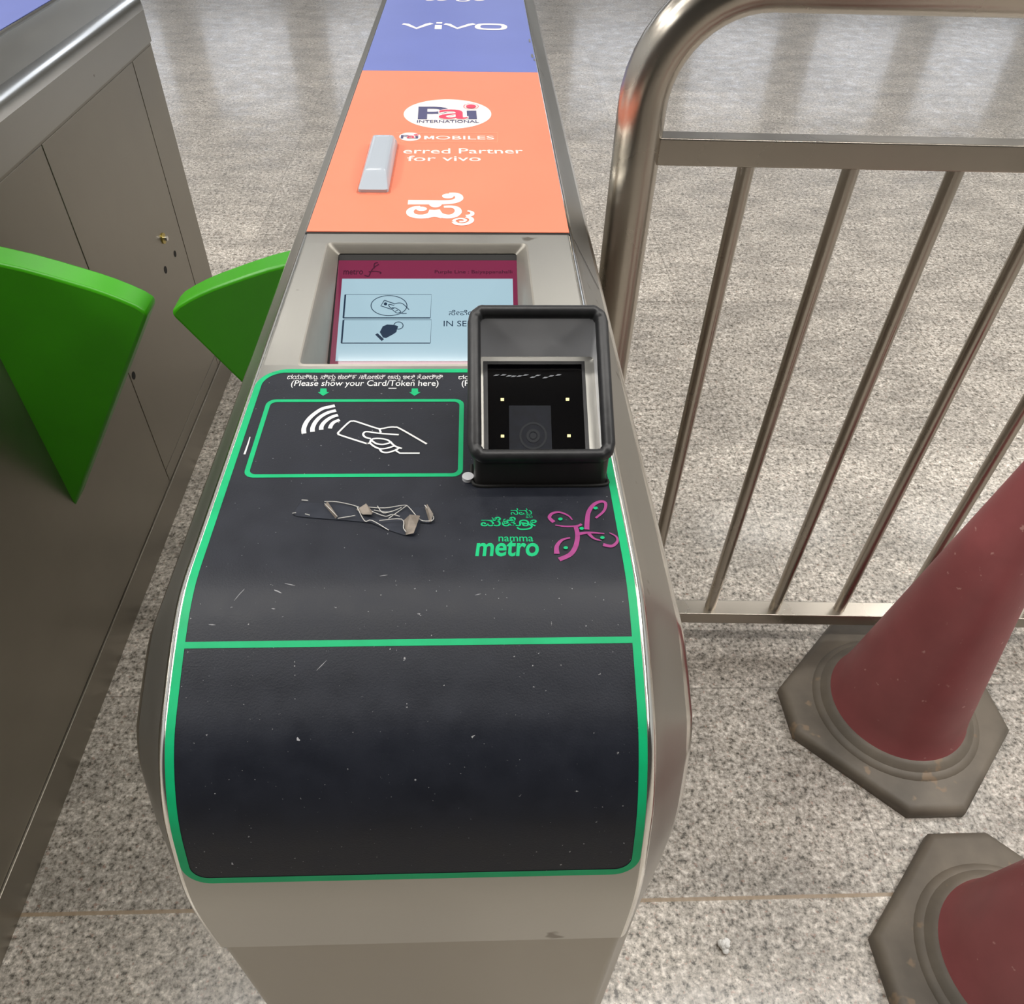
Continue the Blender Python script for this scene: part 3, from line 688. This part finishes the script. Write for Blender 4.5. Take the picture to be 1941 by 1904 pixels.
# rubber edging
pth = [np.array(p) for p in rloop(sx0 + .001, sx1 - .001, sy0 + .001, sy1 - .001, .0075, lambda y: zs(y) + .001, 8)]
nS = nrm(np.array([0, -(zbk - zfr), sy1 - sy0])); rb_ = MB(); rings = []
for i, p in enumerate(pth):
    t = nrm(pth[(i + 1) % len(pth)] - pth[i - 1]); s_ = nrm(np.cross(t, nS)); wob = 1 + .05 * math.sin(i * 1.7)
    rings.append([p + s_ * .0047 * wob * math.cos(q) * (1.0 if math.cos(q) > 0 else .9) + nS * (.0060 * wob * math.sin(q)) for q in [2 * math.pi * k / 14 for k in range(14)]])
rb_.rings(rings, loop=True); rb_.build('rubber_edging', M_RUBBER, scan, angle=60, label='black rubber edging')
# slanted inner plate with the black window
iy0, iy1 = sy0 + e_, sy1 - e_; pz = lambda y: 1.0455 + (1.0825 - 1.0455) * (y - iy0) / (iy1 - iy0)
nI = nrm(np.array([0, -(1.0825 - 1.0455), iy1 - iy0])); pI = np.array([0, iy0, pz(iy0)])
def on_i(px, py, h=0.): return onp(px, py, pI + nI * h, nI)
m = MB(); pl = [np.array((x, y, pz(y))) for x, y in ((sx0 + e_, iy0), (sx1 - e_, iy0), (sx1 - e_, iy1), (sx0 + e_, iy1))]; m.prism(pl, -nI * .0015); m.build('inner_plate', M_STEEL, scan, smooth=False, label='brushed steel plate round the window')
Wn = [on_i(916, 687), on_i(1107.5, 687), on_i(1117.5, 862), on_i(918, 862)]
fr = MB(); Wi = [on_i(924, 693), on_i(1102, 693), on_i(1110, 866), on_i(926, 866)]
A4 = [p + nI * .0015 for p in Wn]; B4 = [p + nI * .0015 for p in Wi]
fr.rings([[p for p in Wn], A4, B4, [p - nI * .0 for p in Wi]], caps=False); fr.build('window_frame', M_RUBBER, scan, smooth=False, label='black window frame')
m = MB(); m.poly([p + nI * .0004 for p in Wn]); glass = m.build('scanner_window', M_GLASS, scan, smooth=False, label='black glass window')
def c5(x, y, h=.0007): return on_i(850 + x / 5.011, 560 + y / 5.011, h)
m = MB(); m.poly([c5(*p) for p in ((575, 1048), (972, 1048), (985, 1490), (578, 1490))]); m.build('sensor_board', M_BOARD, scan, smooth=False)
m = MB()
for r_o, r_i, hh in ((132, 112, .0009), (66, 40, .0010)):
    n = 32; a = [c5(805 + r_o * math.cos(2 * math.pi * k / n), 1335 + r_o * .99 * math.sin(2 * math.pi * k / n), hh) for k in range(n)]; b = [c5(805 + r_i * math.cos(2 * math.pi * k / n), 1335 + r_i * .99 * math.sin(2 * math.pi * k / n), hh) for k in range(n)]
    m.add(a + b, [(i, (i + 1) % n, n + (i + 1) % n, n + i) for i in range(n)])
m.poly([c5(805 + 30 * math.cos(k * math.pi / 12), 1335 + 30 * math.sin(k * math.pi / 12), .001) for k in range(24)])
m.build('camera_lens', M_LENS, scan, smooth=False, label='round dark lens')
for (x, y) in ((512, 990), (1131, 988), (514, 1338), (1145, 1335)):
    m = MB(); m.poly([c5(x + a, y + b, .0009) for a, b in ((-16, -13), (16, -13), (16, 13), (-16, 13))]); m.build('led', M_LED, scan, smooth=False, label='small yellow LED')
m = MB()
for k in range(11):                                             # glue smears near the top of the window
    x = 430 + k * 57 + rnd.uniform(-15, 15); y = 772 + rnd.uniform(-18, 10)
    m.poly([c5(x, y + 9, .0009), c5(x + 25, y - 6, .0009), c5(x + 62, y - 4, .0009), c5(x + 40, y + 6, .0009)])
m.build('glue_smear', mat('glue_smears', (120, 124, 130), .4), scan, smooth=False)
for s in (sy0 - .0005,):
    pts = spline([(sx0 - .0015, s + .02, zf + .001), (sx0 - .0012, s + .004, zf + .001), (sx0 + .004, s - .0012, zf + .0008), (.02, s - .001, zf + .0006), (.05, s - .0012, zf + .0006), (sx1 - .003, s - .001, zf + .0008), (sx1 + .001, s + .004, zf + .001)], 6)
    MB().tube(pts, .0012, 8).build('sealant', M_DARK, scan)
MB().tube([(sx0 - .004, sy0 + .006, zf + .0002), (sx0 - .004, sy0 + .006, zf + .003)], .004, 16).build('screw_cap', M_PAINT, gate, label='pale round cap beside the scanner')

# --- second gate of the row is a copy
def children(o): return [c for c in bpy.data.objects if c.parent == o]
def copy_tree(o, parent=None):
    c = o.copy(); COL.objects.link(c); c.parent = parent
    for ch in children(o): copy_tree(ch, c)
    return c
ORDER = children(gate)
GX2 = -.765 - .1795
gate2 = copy_tree(gate); gate2.location.x = GX2
tag(gate2, 'neighbouring ticket gate at the left, plain steel side with a brass lock', 'ticket gate', 'metro ticket gates')
ORG[gate2.name] = (GX2, .1725, 0)

# --- retracting flaps
FL = [(-.205, .8635), (-.245, .8565), (-.2790, .8475), (-.3125, .8385), (-.3470, .8270), (-.3730, .8175), (-.4000, .8075), (-.4220, .7980), (-.4420, .7880), (-.4600, .7775), (-.4700, .7685), (-.4725, .7625), (-.4700, .7560), (-.3880, .6250), (-.205, .3330)]
def flap(mirror, parent, label):
    pts = [((2 * -.4915 - x) if mirror else x, 1.080, z) for x, z in FL]
    m = MB(); m.prism(pts, (0, .050, 0)); o = m.build('flap', M_FLAP, parent, bevel=.005, seg=3, label=label); return o
flap(False, gate, 'bright green flap'); flap(True, gate2, 'bright green flap')

# ------------------------------------------------------------------ torn tape lying on the reader face
tape = thing('torn_tape', tuple(on_f(690, 985)), 'crumpled remnant of clear sticky tape stuck on the black reader face', 'tape')
m = MB(); m.poly([cm(*p) + UP * .0005 for p in ((100, 215), (150, 146), (240, 158), (430, 165), (560, 178), (700, 180), (815, 182), (858, 240), (845, 266), (790, 262), (770, 320), (740, 334), (700, 330), (610, 300), (520, 262), (330, 246), (200, 236), (120, 228))])
m.build('tape_film', M_FILM, tape, smooth=False)
def tri(mb, pts): return mb.poly([cm(x, y) + UP * h for x, y, h in pts])
m = MB()
for t3 in (((700, 252, .0006), (735, 240, .004), (790, 240, .003), (770, 300, .0035), (755, 335, .003), (712, 332, .001)), ((272, 170, .0006), (290, 162, .003), (345, 245, .0035), (333, 243, .0008)), ((445, 195, .001), (500, 180, .004), (535, 215, .002), (530, 240, .004), (480, 225, .0015)), ((815, 185, .001), (828, 182, .004), (862, 238, .004), (848, 268, .002), (838, 262, .001))):
    m = MB(); tri(m, t3); m.build('tape_fold', M_GRIME, tape, smooth=False, label='grimy folded piece of tape')
m = MB()
for pts in ([(275, 165), (340, 158), (420, 172), (460, 185)], [(275, 168), (345, 245)], [(345, 246), (440, 236)], [(450, 190), (490, 262), (530, 262), (620, 308)], [(500, 182), (600, 190), (700, 182), (730, 190), (790, 255), (845, 266)], [(620, 250), (680, 205), (720, 184)], [(530, 215), (600, 235), (640, 230), (680, 240)], [(570, 268), (690, 258), (700, 300), (715, 330)], [(540, 200), (620, 215), (690, 195)], [(150, 146), (185, 153)], [(100, 216), (120, 222)], [(170, 230), (195, 234)], [(815, 184), (862, 240), (850, 268)], [(560, 185), (590, 222), (640, 210)]):
    P_ = [cm(*p) + UP * rnd.uniform(.001, .0035) for p in pts]; m.tube(spline(P_, 4), .0003, 6)
m.build('tape_crease', M_FOLD, tape, label='bright creases of the tape')

# ------------------------------------------------------------------ railing
YR = 1.03; rail = thing('steel_railing', (.205, YR, 0), 'tubular steel crowd railing with thin upright bars standing behind the gate', 'railing')
RZ = Matrix.Translation((.205, YR, 0)) @ Matrix.Rotation(math.radians(-1.9), 4, 'Z') @ Matrix.Translation((-.205, -YR, 0))
def rot(p): return tuple(RZ @ Vector(p))
XE = 2.36; Rr = .135; zt_ = 1.219
path = [(.205, YR, 0), (.205, YR, .5), (.205, YR, zt_ - Rr)] + [(.205 + Rr - Rr * math.cos(a), YR, zt_ - Rr + Rr * math.sin(a)) for a in [math.pi / 2 * k / 12 for k in range(1, 13)]]
path += [(1.2, YR, zt_)] + [(XE - Rr + Rr * math.sin(a), YR, zt_ - Rr + Rr * math.cos(a)) for a in [math.pi / 2 * k / 12 for k in range(13)]] + [(XE, YR, 0)]
MB().tube([rot(p) for p in path], .0305, 24).build('tube_frame', M_RAIL, rail, angle=60)
MB().box(.225, XE - .02, YR - .014, YR + .014, 1.018, 1.052, RZ).build('mid_rail', M_RAIL, rail, bevel=.002)
MB().box(.225, XE - .02, YR - .021, YR + .018, .070, .101, RZ).build('bottom_rail', M_RAIL, rail, bevel=.002)
xb = .351
while xb < XE - .08:
    MB().tube([rot((xb, YR, .100)), rot((xb, YR, 1.0185))], .0112, 14).build('upright_bar', M_RAIL, rail)
    xb += .1372
for x_ in (.205, XE):
    MB().lathe(rot((x_, YR, 0)), [(.055, 0), (.055, .004), (.05, .007), (.034, .008)], 32).build('base_flange', M_RAIL, rail)

# ------------------------------------------------------------------ traffic cones
def cone(cx_, cy_, label, rotd=45):
    t = thing('traffic_cone', (cx_, cy_, 0), label, 'traffic cone', 'traffic cones by the railing')
    S, ch = .19, .074; o8 = [(S, -S + ch), (S, S - ch), (S - ch, S), (-S + ch, S), (-S, S - ch), (-S, -S + ch), (-S + ch, -S), (S - ch, -S)]
    c, s = math.cos(math.radians(rotd)), math.sin(math.radians(rotd))
    def ring(k, z): return [(cx_ + (x * c - y * s) * k, cy_ + (x * s + y * c) * k, z) for x, y in o8]
    m = MB(); m.rings([ring(1.0, 0), ring(1.0, .016), ring(.975, .024), ring(.93, .027)]); b = m.build('base', M_CBASE, t, angle=40)
    m = MB(); m.lathe((cx_, cy_, .026), [(.160, 0), (.158, .003), (.150, .008), (.146, .0085), (.137, .018), (.130, .021)], 48); m.build('base_collar', M_CBASE, b)
    m = MB(); m.lathe((cx_, cy_, .030), [(.138, 0), (.1385, .008), (.136, .013), (.130, .015), (.1265, .022), (.118, .065), (.035, .66), (.031, .672), (.020, .676)], 64); m.build('cone_body', M_CONE, t)
    return t
cone(.833, .820, 'faded red traffic cone on a dirty black base next to the railing')
cone(.852, .352, 'traffic cone in front of the red cone, only the corner of its dark base shows', 45)

# ------------------------------------------------------------------ litter
cp = onz(1371, 1795, 0); bm = bmesh.new()
for k, (dx, dy, dz, r) in enumerate(((0, 0, .0048, .0055), (.003, .003, .005, .0042), (-.003, .002, .004, .004), (.0005, -.0055, .0035, .0036), (.002, -.001, .008, .0035))):
    bmesh.ops.create_icosphere(bm, subdivisions=2, radius=r, matrix=Matrix.Translation((dx, dy, dz)))
for v_ in bm.verts: v_.co += Vector((rnd.uniform(-1, 1), rnd.uniform(-1, 1), rnd.uniform(-.5, 1))) * .0004; v_.co.z = max(v_.co.z, 0)
me = bpy.data.meshes.new('popcorn_crumb'); bm.to_mesh(me); bm.free(); me.materials.append(M_CRUMB)
o = bpy.data.objects.new('popcorn_crumb', me); COL.objects.link(o); o.location = (cp[0], cp[1], 0); o.scale = (1.5, 1.5, 1.5)
tag(o, 'small white crumb lying on the granite floor', 'litter')
